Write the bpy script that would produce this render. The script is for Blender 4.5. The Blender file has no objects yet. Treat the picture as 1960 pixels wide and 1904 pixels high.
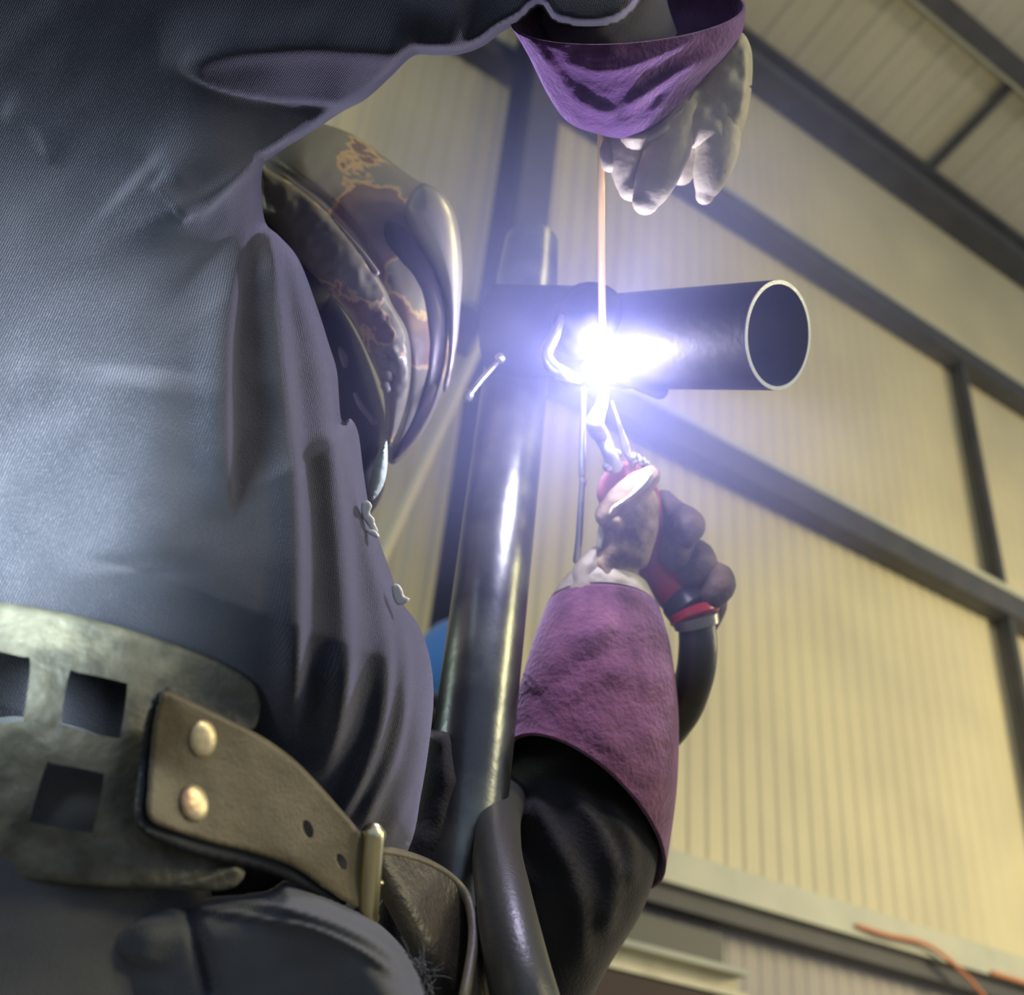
import bpy, bmesh, math, random
import numpy as np
from mathutils import Vector, Matrix
from mathutils.geometry import delaunay_2d_cdt
random.seed(4); rng = np.random.default_rng(4)

# ---------------------------------------------------------------- camera
F = 2045.4; CX, CY = 980.0, 952.0; CAMZ = 0.82
VV = np.array([0.09160859, -0.82610832, 0.5560152])
HH = np.array([0.82922871, 0.37243983, 0.41673531])
NN = np.array([-0.55135071, 0.42288724, 0.71915143])
M = np.array([HH, NN, VV])            # camera (right, down, forward) -> world
C0 = np.array([0.0, 0.0, CAMZ])
def P(x, y, d):
    """world point seen at photo pixel x, y at depth d (metres along the view axis)"""
    return M @ np.array([(x-CX)/F*d, (y-CY)/F*d, d]) + C0
def PY(x, y, Y):
    r = M @ np.array([(x-CX)/F, (y-CY)/F, 1.0]); return r*Y/r[1] + C0
def cv(x, y, z): return M @ np.array([x, y, z])
scene = bpy.context.scene
cam_d = bpy.data.cameras.new('camera'); cam = bpy.data.objects.new('camera', cam_d)
scene.collection.objects.link(cam); scene.camera = cam
cam_d.sensor_fit = 'HORIZONTAL'; cam_d.sensor_width = 36.0; cam_d.lens = F/1960*36
R3 = np.column_stack([M[:, 0], -M[:, 1], -M[:, 2]])
mw = Matrix.Identity(4)
for i in range(3):
    for j in range(3): mw[i][j] = float(R3[i, j])
mw.translation = Vector(C0); cam.matrix_world = mw
cam_d.clip_start = 0.01; cam_d.clip_end = 100
cam_d.dof.use_dof = True; cam_d.dof.focus_distance = 0.74; cam_d.dof.aperture_fstop = 6.0

# ---------------------------------------------------------------- world, lamps, exposure
scene.view_settings.view_transform = 'Standard'; scene.view_settings.look = 'None'
scene.view_settings.gamma = 1.0; scene.view_settings.exposure = 0.0
scene.view_settings.use_curve_mapping = False
scene.cycles.max_bounces = 6; scene.cycles.volume_bounces = 0
scene.cycles.sample_clamp_indirect = 4
w = bpy.data.worlds.new('world'); scene.world = w; w.use_nodes = True
w.node_tree.nodes['Background'].inputs[0].default_value = (0.50, 0.62, 0.85, 1)
w.node_tree.nodes['Background'].inputs[1].default_value = 0.54
ARC = P(1163, 692, 1.015)
def area(name, loc, tgt, size, energy, col):
    l = bpy.data.lights.new(name, 'AREA'); l.size = size; l.energy = energy; l.color = col
    o = bpy.data.objects.new(name, l); scene.collection.objects.link(o)
    o.location = loc; o.rotation_euler = (Vector(tgt)-Vector(loc)).to_track_quat('-Z', 'Y').to_euler(); return o
WARM = (1.0, 0.85, 0.46)
area('high_bay_light', (8.5, -0.5, 3.6), (7.0, 4.5, 2.6), 1.6, 300, WARM)
area('high_bay_light', (3.5, -3.5, 7.0), (5.5, 4.5, 3.5), 1.6, 150, WARM)
area('high_bay_light', (2.3, -1.3, 2.5), (0.3, 0.6, 1.1), 0.6, 34, (1.0, 0.9, 0.55))
# cool fill lamp added beyond the left frame edge, standing in for veiling glare
wl = bpy.data.lights.new('glare_fill_light', 'SPOT'); wl.energy = 11; wl.color = (0.80, 0.97, 1.0)
wl.spot_size = math.radians(105); wl.spot_blend = 1.0; wl.shadow_soft_size = 0.05
wo = bpy.data.objects.new('glare_fill_light', wl); scene.collection.objects.link(wo)
_wp = P(-300, 930, 0.40); wo.location = _wp
wo.rotation_euler = (Vector(P(-20, 950, 0.6))-Vector(_wp)).to_track_quat('-Z', 'Y').to_euler()
area('post_highlight_fill', (-3.0, 2.4, 1.9), (0.6, 0.9, 1.5), 1.2, 70, (0.85, 1.0, 0.92))  # cool area light added to give the post a pale edge highlight
# the welding arc
al = bpy.data.lights.new('arc_light', 'POINT'); al.energy = 4.9; al.color = (0.68, 0.64, 1.0); al.shadow_soft_size = 0.012
ao = bpy.data.objects.new('arc_light', al); scene.collection.objects.link(ao)
ao.location = Vector(P(1152, 702, 0.932))

# ---------------------------------------------------------------- helpers
def link(o, parent=None):
    scene.collection.objects.link(o)
    if parent is not None: o.parent = parent
    return o
def tag(o, label=None, cat=None, group=None, kind=None):
    if label: o['label'] = label
    if cat: o['category'] = cat
    if group: o['group'] = group
    if kind: o['kind'] = kind
    return o
def thing(name, label, cat, group=None, loc=None):
    o = bpy.data.objects.new(name, None); o.empty_display_size = 0.05; link(o)
    return tag(o, label, cat, group)
class MB:
    def __init__(s): s.v = []; s.f = []
    def add(s, v, f):
        n = len(s.v); s.v += [tuple(map(float, p)) for p in v]; s.f += [tuple(i+n for i in q) for q in f]; return s
    def build(s, name, mat, parent=None, smooth=True, angle=50, merge=1e-6):
        me = bpy.data.meshes.new(name); me.from_pydata(s.v, [], s.f); me.validate()
        bm = bmesh.new(); bm.from_mesh(me)
        if merge: bmesh.ops.remove_doubles(bm, verts=bm.verts, dist=merge)
        bmesh.ops.recalc_face_normals(bm, faces=bm.faces)
        bm.to_mesh(me); bm.free()
        if smooth:
            me.polygons.foreach_set('use_smooth', [True]*len(me.polygons))
            if angle: me.set_sharp_from_angle(angle=math.radians(angle))
        me.materials.append(mat)
        return link(bpy.data.objects.new(name, me), parent)
def frame(t):
    t = t/np.linalg.norm(t); a = np.array([0, 0, 1.0]) if abs(t[2]) < 0.9 else np.array([1.0, 0, 0])
    u = np.cross(a, t); u /= np.linalg.norm(u); return u, np.cross(t, u)
def catmull(pts, n=8, closed=False):
    p = [np.array(q, float) for q in pts]; N = len(p); out = []
    rg = range(N) if closed else range(N-1)
    for i in rg:
        if closed: a, b, c, d = p[(i-1) % N], p[i], p[(i+1) % N], p[(i+2) % N]
        else: a, b, c, d = p[max(i-1, 0)], p[i], p[i+1], p[min(i+2, N-1)]
        for k in range(n):
            t = k/n
            out.append(0.5*((2*b)+(-a+c)*t+(2*a-5*b+4*c-d)*t*t+(-a+3*b-3*c+d)*t**3))
    if not closed: out.append(p[-1])
    return out
def tube(mb, pts, rad, n=16, sm=6, cap=True, flat=1.0, noise=0.0, ck=1.0):
    """round tube through 3-D points with one radius per point, rounded ends"""
    data = [list(p)+[r] for p, r in zip(pts, rad if hasattr(rad, '__len__') else [rad]*len(pts))]
    q = catmull(data, sm) if sm > 1 else [np.array(d, float) for d in data]
    C = np.array([a[:3] for a in q]); Rr = np.array([max(a[3], 1e-5) for a in q])
    u, v = frame(C[1]-C[0]); rings = []
    for i in range(len(C)):
        t = C[min(i+1, len(C)-1)]-C[max(i-1, 0)]; t /= np.linalg.norm(t)
        u = u-t*(u@t); u /= np.linalg.norm(u); v = np.cross(t, u); rings.append((C[i], Rr[i], u.copy(), v.copy(), t))
    if cap:
        pre = []; post = []
        for k in range(4):
            a = math.radians(90-22*k-2); c, r, uu, v_, t = rings[0]
            pre.append((c-t*r*ck*math.sin(a), max(r*math.cos(a), 1e-4), uu, v_, t))
            c, r, uu, v_, t = rings[-1]; post.append((c+t*r*ck*math.sin(a), max(r*math.cos(a), 1e-4), uu, v_, t))
        rings = pre+rings+post[::-1]
    V = []; Fc = []
    for c, r, uu, v_, t in rings:
        for k in range(n):
            a = 2*math.pi*k/n; rr = r*(1+noise*math.sin(3*a+c[0]*300)+noise*rng.normal()*0.5)
            V.append(c+uu*rr*math.cos(a)+v_*rr*flat*math.sin(a))
    m = len(rings)
    for i in range(m-1):
        for k in range(n):
            Fc.append((i*n+k, i*n+(k+1) % n, (i+1)*n+(k+1) % n, (i+1)*n+k))
    if cap: Fc.append(tuple(range(n-1, -1, -1))); Fc.append(tuple((m-1)*n+k for k in range(n)))
    mb.add(V, Fc); return mb
def pipe(mb, a, b, ro, ri, n=48, segs=1):
    """open pipe with a wall"""
    a = np.array(a); b = np.array(b); u, v = frame(b-a); V = []; Fc = []
    prof = [(a, ri), (a, ro)]+[(a+(b-a)*k/segs, ro) for k in range(1, segs+1)]+[(b, ri)]
    for c, r in prof:
        for k in range(n):
            t = 2*math.pi*k/n; V.append(c+u*r*math.cos(t)+v*r*math.sin(t))
    m = len(prof)
    for i in range(m):
        j = (i+1) % m
        for k in range(n): Fc.append((i*n+k, i*n+(k+1) % n, j*n+(k+1) % n, j*n+k))
    mb.add(V, Fc); return mb
def box(mb, lo, hi):
    x0, y0, z0 = lo; x1, y1, z1 = hi
    V = [(x, y, z) for x in (x0, x1) for y in (y0, y1) for z in (z0, z1)]
    mb.add(V, [(0, 1, 3, 2), (4, 6, 7, 5), (0, 4, 5, 1), (2, 3, 7, 6), (0, 2, 6, 4), (1, 5, 7, 3)]); return mb
def obox(mb, c, ax, ay, az):
    c = np.array(c); V = [c+sx*np.array(ax)+sy*np.array(ay)+sz*np.array(az) for sx in (-1, 1) for sy in (-1, 1) for sz in (-1, 1)]
    mb.add(V, [(0, 1, 3, 2), (4, 6, 7, 5), (0, 4, 5, 1), (2, 3, 7, 6), (0, 2, 6, 4), (1, 5, 7, 3)]); return mb
def rbf(ctrl):
    A = np.array(ctrl, float); X = A[:, :2]/500; n = len(X)
    K = np.linalg.norm(X[:, None]-X[None], axis=2); Q = np.column_stack([np.ones(n), X])
    G = np.zeros((n+3, n+3)); G[:n, :n] = K; G[:n, n:] = Q; G[n:, :n] = Q.T
    s = np.linalg.lstsq(G, np.append(A[:, 2], [0, 0, 0]), rcond=None)[0]
    def fn(p):
        p = np.atleast_2d(p)/500
        return np.linalg.norm(p[:, None]-X[None], axis=2)@s[:n]+s[n]+p@s[n+1:]
    return fn
def segdist(p, line, closed=False):
    """distance, side and position along a polyline for many 2-D points"""
    L = np.array(line, float); A = L if closed else L[:-1]; B = np.roll(L, -1, 0) if closed else L[1:]
    best = np.full(len(p), 1e18); side = np.zeros(len(p)); pos = np.zeros(len(p))
    for i, (a, b) in enumerate(zip(A, B)):
        d = b-a; l2 = d@d+1e-12; t = np.clip(((p-a)@d)/l2, 0, 1); q = p-a-t[:, None]*d; r = np.hypot(q[:, 0], q[:, 1])
        m = r < best; best[m] = r[m]; side[m] = np.sign(d[0]*q[:, 1]-d[1]*q[:, 0])[m]; pos[m] = ((i+t)/len(A))[m]
    return best, side, pos
def inside(p, poly):
    L = np.array(poly, float); r = np.zeros(len(p), bool); j = len(L)-1
    for i in range(len(L)):
        xi, yi = L[i]; xj, yj = L[j]
        m = ((yi > p[:, 1]) != (yj > p[:, 1])) & (p[:, 0] < (xj-xi)*(p[:, 1]-yi)/(yj-yi+1e-12)+xi); r ^= m; j = i
    return r
def ridge_disp(p, ridges):
    """fold relief: each ridge is (polyline, width on its left, width on its right, height in metres)"""
    z = np.zeros(len(p))
    for line, wl_, wr_, h in ridges:
        ln = catmull(line, 6); lo = np.min(ln, 0)-3*max(wl_, wr_); hi = np.max(ln, 0)+3*max(wl_, wr_)
        m = np.all((p > lo) & (p < hi), axis=1)
        if not m.any(): continue
        d, s, t = segdist(p[m], ln); wd = np.where(s < 0, wl_, wr_)
        tp = np.clip(np.minimum(t, 1-t)*6, 0, 1); tp = tp*tp*(3-2*tp)
        z[m] += h*np.exp(-(d/wd)**2)*tp
    return z
def vnoise(p, s, seed=0):
    """smooth value noise on 2-D points, about -1..1"""
    r = np.random.default_rng(seed); T = r.uniform(-1, 1, (64, 64)); q = p/s; i = np.floor(q).astype(int); f = q-i; f = f*f*(3-2*f)
    a = T[i[:, 0] % 64, i[:, 1] % 64]; b = T[(i[:, 0]+1) % 64, i[:, 1] % 64]; c = T[i[:, 0] % 64, (i[:, 1]+1) % 64]; d = T[(i[:, 0]+1) % 64, (i[:, 1]+1) % 64]
    return (a*(1-f[:, 0])+b*f[:, 0])*(1-f[:, 1])+(c*(1-f[:, 0])+d*f[:, 0])*f[:, 1]
def resample(poly, sp):
    L = [np.array(q, float) for q in poly]; out = []
    for i in range(len(L)):
        a, b = L[i], L[(i+1) % len(L)]; n = max(1, int(round(np.linalg.norm(b-a)/sp)))
        out += [a+(b-a)*k/n for k in range(n)]
    return np.array(out)
def relief(mb, poly, depth, T=0.02, R=60, Tb=None, t0=0.0, sp=8, ridges=(), holes=(), smooth=True, noise=(), p=2.0, jag=0, fn=None):
    """solid, rounded body: outline as it is seen from the camera, own depth field, front and back thickness"""
    if smooth: poly = catmull(poly, 6, True)
    B = resample(poly, sp)
    if jag: B = B+rng.normal(0, jag, B.shape)
    HB = [resample(catmull(h, 5, True), sp) for h in holes]
    lo = B.min(0); hi = B.max(0); g = []
    for j, y in enumerate(np.arange(lo[1]+sp/2, hi[1], sp*0.87)):
        xs = np.arange(lo[0]+sp*(0.25 if j % 2 else 0.75), hi[0], sp); g.append(np.column_stack([xs, np.full(len(xs), y)]))
    g = np.vstack(g) if g else np.zeros((0, 2)); g = g[inside(g, B)]
    d = segdist(g, B, True)[0]; g = g[d > sp*0.5]
    for h in HB:
        g = g[~inside(g, h)]; g = g[segdist(g, h, True)[0] > sp*0.5]
    pts = np.vstack([B]+HB+[g]); ed = []; n0 = 0
    for L in [B]+HB:
        ed += [(n0+k, n0+(k+1) % len(L)) for k in range(len(L))]; n0 += len(L)
    r = delaunay_2d_cdt([Vector(q) for q in pts], ed, [], 0, 1e-5)
    v2 = np.array([tuple(q) for q in r[0]]); tri = np.array([t for t in r[2] if len(t) == 3])
    ct = v2[tri].mean(1); k = inside(ct, B)
    for h in HB: k &= ~inside(ct, h)
    tri = tri[k]
    d = segdist(v2, B, True)[0]; t = np.clip(d/(R(v2) if callable(R) else R), 0, 1); pr = np.sqrt(np.clip(1-(1-t)**p, 0, 1))
    D = depth(v2) if callable(depth) else np.full(len(v2), float(depth))
    Tf = T(v2) if callable(T) else T; Tk = Tf if Tb is None else Tb
    if np.isscalar(Tf): Tf = np.full(len(v2), Tf)
    zf = Tf*pr+t0
    zf = zf+ridge_disp(v2, ridges)*np.clip(d/14, 0, 1)
    for a, s, sd in noise: zf = zf+a*vnoise(v2, s, sd)*np.clip(d/20, 0.0, 1)
    if fn is not None: zf = zf+fn(v2)
    df = D-zf; db = D+Tk*pr+t0
    X = np.column_stack([(v2[:, 0]-CX)/F, (v2[:, 1]-CY)/F, np.ones(len(v2))])
    Vf = (X*df[:, None])@M.T+C0; Vb = (X*db[:, None])@M.T+C0; n = len(v2)
    Fc = [tuple(q) for q in tri]+[(a+n, c+n, b+n) for a, b, c in tri]
    cnt = {}
    for a, b, c in tri:
        for e in ((a, b), (b, c), (c, a)):
            kk = (min(e), max(e)); cnt[kk] = cnt.get(kk, 0)+1
    Fc += [(a, b, b+n, a+n) for (a, b), q in cnt.items() if q == 1]
    mb.add(np.vstack([Vf, Vb]), Fc); return mb
def ringloft(mb, rings, n=72, sm=10, wall=0.0025, ridges=(), noise=(), closed_end=False, sq=1.0):
    """tube through rings given as (left pixel, right pixel, depth, near point as pixel x, y and depth)"""
    data = []
    for L, R_, d, c in rings:
        dl, dr = (d if hasattr(d, '__len__') else (d, d))
        a = np.array([(L[0]-CX)/F*dl, (L[1]-CY)/F*dl, dl]); b = np.array([(R_[0]-CX)/F*dr, (R_[1]-CY)/F*dr, dr])
        c = np.array([(c[0]-CX)/F*c[2], (c[1]-CY)/F*c[2], c[2]])-(a+b)/2
        data.append(np.concatenate([(a+b)/2, (b-a)/2, c]))
    q = catmull(data, sm); V = []
    for s in q:
        for k in range(n):
            a = 2*math.pi*k/n; V.append(s[:3]+s[3:6]*math.cos(a)+s[6:9]*math.sin(a))
    V = np.array(V); m = len(q); fr = np.tile(np.clip(np.sin(2*np.pi*np.arange(n)/n)*3, 0, 1), m)
    px = np.column_stack([V[:, 0]/V[:, 2]*F+CX, V[:, 1]/V[:, 2]*F+CY])
    z = ridge_disp(px, ridges)
    for a, s, sd in noise: z = z+a*vnoise(px, s, sd)
    k = (V[:, 2]-z*fr)/V[:, 2]; V = V*k[:, None]
    ctr = np.repeat(V.reshape(m, n, 3).mean(1), n, 0); dirn = ctr-V; dirn /= np.linalg.norm(dirn, axis=1)[:, None]
    Vi = V+dirn*wall; W = np.vstack([V, Vi])@M.T+C0; o = m*n; Fc = []
    for i in range(m-1):
        for k in range(n):
            a, b, c, d = i*n+k, i*n+(k+1) % n, (i+1)*n+(k+1) % n, (i+1)*n+k
            Fc.append((a, b, c, d)); Fc.append((d+o, c+o, b+o, a+o))
    for k in range(n):
        Fc.append((k, k+o, (k+1) % n+o, (k+1) % n)); e = (m-1)*n; Fc.append((e+k, e+(k+1) % n, e+(k+1) % n+o, e+k+o))
    mb.add(W, Fc); return mb

# ---------------------------------------------------------------- materials
def mat(name, col, rough=0.6, metal=0.0, sheen=0.0, sheen_col=(1, 1, 1), sheen_rough=0.4, col2=None, nscale=8, ndetail=4, ramp=(0.35, 0.65),
        bump=0.0, bscale=200, wave=0.0, wscale=300, wdir='X', emit=None, estr=0, spec=0.5, coat=0.0, rough2=None, fuzz=0.0):
    m = bpy.data.materials.new(name); m.use_nodes = True; nt = m.node_tree; b = nt.nodes['Principled BSDF']
    b.inputs['Base Color'].default_value = (*col, 1); b.inputs['Roughness'].default_value = rough; b.inputs['Metallic'].default_value = metal
    b.inputs['Specular IOR Level'].default_value = spec; b.inputs['Coat Weight'].default_value = coat
    b.inputs['Sheen Weight'].default_value = sheen; b.inputs['Sheen Tint'].default_value = (*sheen_col, 1); b.inputs['Sheen Roughness'].default_value = sheen_rough
    tc = nt.nodes.new('ShaderNodeTexCoord'); N = nt.nodes.new; L = nt.links.new
    if col2 is not None:
        n = N('ShaderNodeTexNoise'); n.inputs['Scale'].default_value = nscale; n.inputs['Detail'].default_value = ndetail
        L(tc.outputs['Object'], n.inputs['Vector']); r = N('ShaderNodeValToRGB')
        r.color_ramp.elements[0].position, r.color_ramp.elements[1].position = ramp
        r.color_ramp.elements[0].color = (*col, 1); r.color_ramp.elements[1].color = (*col2, 1)
        L(n.outputs['Fac'], r.inputs[0]); L(r.outputs[0], b.inputs['Base Color'])
        if rough2 is not None:
            mr = N('ShaderNodeMapRange'); mr.inputs[3].default_value = rough; mr.inputs[4].default_value = rough2
            L(n.outputs['Fac'], mr.inputs[0]); L(mr.outputs[0], b.inputs['Roughness'])
    prev = None
    if bump:
        n2 = N('ShaderNodeTexNoise'); n2.inputs['Scale'].default_value = bscale; n2.inputs['Detail'].default_value = 5
        L(tc.outputs['Object'], n2.inputs['Vector']); bp = N('ShaderNodeBump'); bp.inputs['Strength'].default_value = 1.0
        bp.inputs['Distance'].default_value = bump; L(n2.outputs['Fac'], bp.inputs['Height']); prev = bp
    if wave:
        wv = N('ShaderNodeTexWave'); wv.inputs['Scale'].default_value = wscale; wv.inputs['Distortion'].default_value = 1.5
        wv.bands_direction = wdir; L(tc.outputs['Object'], wv.inputs['Vector']); bp = N('ShaderNodeBump'); bp.inputs['Distance'].default_value = wave
        L(wv.outputs['Fac'], bp.inputs['Height'])
        if prev: L(prev.outputs[0], bp.inputs['Normal'])
        prev = bp
    if prev: L(prev.outputs[0], b.inputs['Normal'])
    if emit: b.inputs['Emission Color'].default_value = (*emit, 1); b.inputs['Emission Strength'].default_value = estr
    return m
M_sweat = mat('sweatshirt_knit', (0.022, 0.024, 0.034), 0.9, sheen=0.8, sheen_col=(0.62, 0.6, 0.75), sheen_rough=0.5, col2=(0.03, 0.031, 0.042), nscale=30,
              bump=0.0006, bscale=900, wave=0.00022, wscale=230, wdir='X', spec=0.2)
M_trous = mat('trouser_knit', (0.12, 0.12, 0.12), 0.9, sheen=0.7, sheen_col=(0.6, 0.6, 0.68), col2=(0.09, 0.091, 0.094), nscale=18, bump=0.0006, bscale=700, wave=0.0002, wscale=230, spec=0.2)
M_black = mat('dark_sleeve', (0.016, 0.016, 0.019), 0.85, sheen=0.5, sheen_col=(0.5, 0.45, 0.42), col2=(0.03, 0.028, 0.028), nscale=14, bump=0.0008, bscale=350, spec=0.2)
M_belt = mat('worn_leather', (0.07, 0.066, 0.05), 0.5, col2=(0.23, 0.21, 0.15), nscale=45, ndetail=10, ramp=(0.42, 0.8), bump=0.0007, bscale=300, spec=0.5)
M_belt2 = mat('strap_leather', (0.10, 0.08, 0.05), 0.5, col2=(0.20, 0.165, 0.10), nscale=22, ndetail=9, ramp=(0.35, 0.72), bump=0.0003, bscale=500, spec=0.5)
M_belt3 = mat('dark_leather', (0.035, 0.028, 0.02), 0.42, col2=(0.07, 0.058, 0.038), nscale=24, ndetail=8, bump=0.001, bscale=200)
M_brass = mat('brass', (0.85, 0.76, 0.45), 0.3, 1.0, bump=0.0001, bscale=900)
M_rivet = mat('copper_rivet', (0.78, 0.66, 0.42), 0.42, 0.7, col2=(0.70, 0.34, 0.20), nscale=55, ramp=(0.5, 0.72), bump=0.0003, bscale=300)
M_suede = mat('purple_suede', (0.075, 0.032, 0.10), 0.95, sheen=0.8, sheen_col=(0.8, 0.55, 1.0), sheen_rough=0.45, col2=(0.13, 0.055, 0.16), nscale=45, ndetail=8, bump=0.0015, bscale=220, spec=0.15)
M_suede2 = mat('plum_suede', (0.13, 0.05, 0.09), 0.95, sheen=0.7, sheen_col=(0.8, 0.6, 0.85), sheen_rough=0.45, col2=(0.22, 0.09, 0.15), nscale=38, ndetail=8, bump=0.0018, bscale=200, spec=0.15)
M_cream = mat('cream_leather', (0.36, 0.32, 0.22), 0.6, col2=(0.58, 0.53, 0.38), nscale=25, bump=0.001, bscale=120)
M_cream2 = mat('soiled_leather', (0.12, 0.08, 0.045), 0.7, col2=(0.50, 0.38, 0.22), nscale=34, ramp=(0.38, 0.66), bump=0.0014, bscale=120)
M_brown = mat('burnt_leather', (0.025, 0.016, 0.012), 0.7, col2=(0.12, 0.075, 0.045), nscale=45, bump=0.0015, bscale=150)
M_steel = mat('scaled_steel', (0.013, 0.014, 0.019), 0.6, 0.1, spec=0.2, col2=(0.03, 0.03, 0.036), nscale=18, ndetail=7, bump=0.0004, bscale=160)
M_bright = mat('ground_steel', (0.72, 0.72, 0.66), 0.3, 1.0, bump=0.0002, bscale=500)
M_post = mat('galvanised_post', (0.09, 0.095, 0.10), 0.25, 0.85, col2=(0.22, 0.23, 0.20), nscale=14, ndetail=8, ramp=(0.4, 0.65), bump=0.0003, bscale=90, rough2=0.34)
M_filler = mat('copper_rod', (1.0, 0.68, 0.30), 0.3, 0.5)
M_rubber = mat('grey_rubber', (0.045, 0.046, 0.038), 0.38, bump=0.0003, bscale=300, spec=0.6)
M_red = mat('red_plastic', (0.50, 0.018, 0.03), 0.3, col2=(0.30, 0.012, 0.02), nscale=12)
M_pink = mat('pink_plastic', (0.80, 0.30, 0.34), 0.4, bump=0.0005, bscale=80)
M_darkpl = mat('dark_plastic', (0.02, 0.02, 0.022), 0.35)
M_ferr = mat('grey_ferrule', (0.25, 0.26, 0.22), 0.3, 0.4)
M_white = mat('white_print', (0.8, 0.8, 0.78), 0.6)
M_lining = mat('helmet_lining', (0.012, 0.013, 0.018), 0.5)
M_steelb = mat('painted_beam', (0.05, 0.052, 0.065), 0.6, col2=(0.07, 0.07, 0.08), nscale=4)
M_pale = mat('galvanised_lip', (0.50, 0.50, 0.40), 0.5, 0.0, col2=(0.42, 0.43, 0.36), nscale=3)
M_wall = mat('cream_wall_sheet', (0.60, 0.54, 0.36), 0.5, col2=(0.52, 0.47, 0.33), nscale=1.1, ndetail=5)
M_wall2 = mat('lower_wall_sheet', (0.42, 0.38, 0.36), 0.6, col2=(0.36, 0.33, 0.31), nscale=1.4)
M_roof = mat('roof_sheet', (0.50, 0.46, 0.36), 0.6, col2=(0.42, 0.39, 0.31), nscale=0.9)
M_floor = mat('concrete', (0.16, 0.155, 0.14), 0.8, col2=(0.22, 0.21, 0.19), nscale=1.5, bump=0.002, bscale=30)
M_blue = mat('blue_plastic', (0.06, 0.22, 0.62), 0.25)
M_orange = mat('orange_cable', (0.60, 0.20, 0.08), 0.5)
M_arc = mat('arc_plasma', (0, 0, 0), 1.0, emit=(0.86, 0.86, 1.0), estr=25)
def burnt(name, base, tan, dark, sc, rough=0.3, seed=0.0, bump=0.0006):
    m = mat(name, base, rough); nt = m.node_tree; b = nt.nodes['Principled BSDF']; N = nt.nodes.new; L = nt.links.new
    tc = N('ShaderNodeTexCoord'); mp = N('ShaderNodeMapping'); mp.inputs['Location'].default_value = (seed, seed*0.7, 0); L(tc.outputs['Object'], mp.inputs[0])
    n = N('ShaderNodeTexNoise'); n.inputs['Scale'].default_value = sc; n.inputs['Detail'].default_value = 5; n.inputs['Roughness'].default_value = 0.55; L(mp.outputs[0], n.inputs[0])
    r = N('ShaderNodeValToRGB'); e = r.color_ramp.elements; e[0].position = 0.0; e[0].color = (*base, 1); e[1].position = 1.0; e[1].color = (*dark, 1)
    for ps, c in ((0.525, base), (0.535, tan), (0.545, tan), (0.56, dark), (0.66, tuple(0.5*(x+y) for x, y in zip(dark, base)))):
        k = e.new(ps); k.color = (*c, 1)
    L(n.outputs['Fac'], r.inputs[0]); L(r.outputs[0], b.inputs['Base Color'])
    bp = N('ShaderNodeBump'); bp.inputs['Distance'].default_value = bump; L(r.outputs[0], bp.inputs['Height']); L(bp.outputs[0], b.inputs['Normal']); return m
M_shell = burnt('scorched_helmet_paint', (0.26, 0.25, 0.21), (0.58, 0.42, 0.22), (0.22, 0.14, 0.13), 6.5, 0.38, 1.3)
M_strip = burnt('blistered_helmet_paint', (0.26, 0.25, 0.20), (0.6, 0.46, 0.26), (0.22, 0.13, 0.12), 11, 0.28, 4.0, 0.0012)
M_front_shade = mat('shaded_helmet_front', (0.03, 0.025, 0.04), 0.4)  # shade on the lower front of the shell, put into the colour
M_silver = mat('silver_rim', (0.62, 0.58, 0.48), 0.36, 0.5, col2=(0.5, 0.48, 0.44), nscale=10)

# ---------------------------------------------------------------- the hall
WY = 4.5
def ribbed(mb, x0, x1, fz, pitch=0.14, dep=0.011, top=0.05, slope=0.022, th=0.004):
    """profiled sheet: fz(offset) gives the two end points for a rib offset"""
    xs = []; x = x0
    while x < x1:
        xs += [(x, 0), (x+pitch-top-2*slope, 0), (x+pitch-top-slope, dep), (x+pitch-slope, dep)]; x += pitch
    V = []
    for xx, o in xs:
        a, b = fz(xx, o); V += [a, b]
    n = len(xs); mb.add(V, [(2*i, 2*i+1, 2*i+3, 2*i+2) for i in range(n-1)]); return mb
zD = CAMZ+2.47*WY/7; zC = CAMZ+6.98*WY/7; zB = CAMZ+11.04*WY/7; zA = CAMZ+14.45*WY/7
tag(ribbed(MB(), -8, 15, lambda x, o: ((x, WY-o, zD-0.02), (x, WY-o, zA+0.2))).build('wall_back', M_wall, smooth=False, merge=0), kind='structure')
tag(ribbed(MB(), -8, 15, lambda x, o: ((x, WY+0.06-o*0.6, 0), (x, WY+0.06-o*0.6, zD+0.05)), pitch=0.12, top=0.05, slope=0.012).build('wall_lower', M_wall2, smooth=False, merge=0), kind='structure')
SL = math.radians(15); CS, SN = math.cos(SL), math.sin(SL)
tag(ribbed(MB(), -8, 15, lambda x, o: ((x, WY, zA+0.25-o), (x, WY-7*CS, zA+0.25+7*SN-o)), pitch=0.40, dep=0.03, top=0.12, slope=0.03).build('ceiling', M_roof, smooth=False, merge=0), kind='structure')
fl = MB(); box(fl, (-8, -6, -0.1), (15, WY+0.3, 0.0)); tag(fl.build('floor', M_floor, smooth=False), kind='structure')

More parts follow.
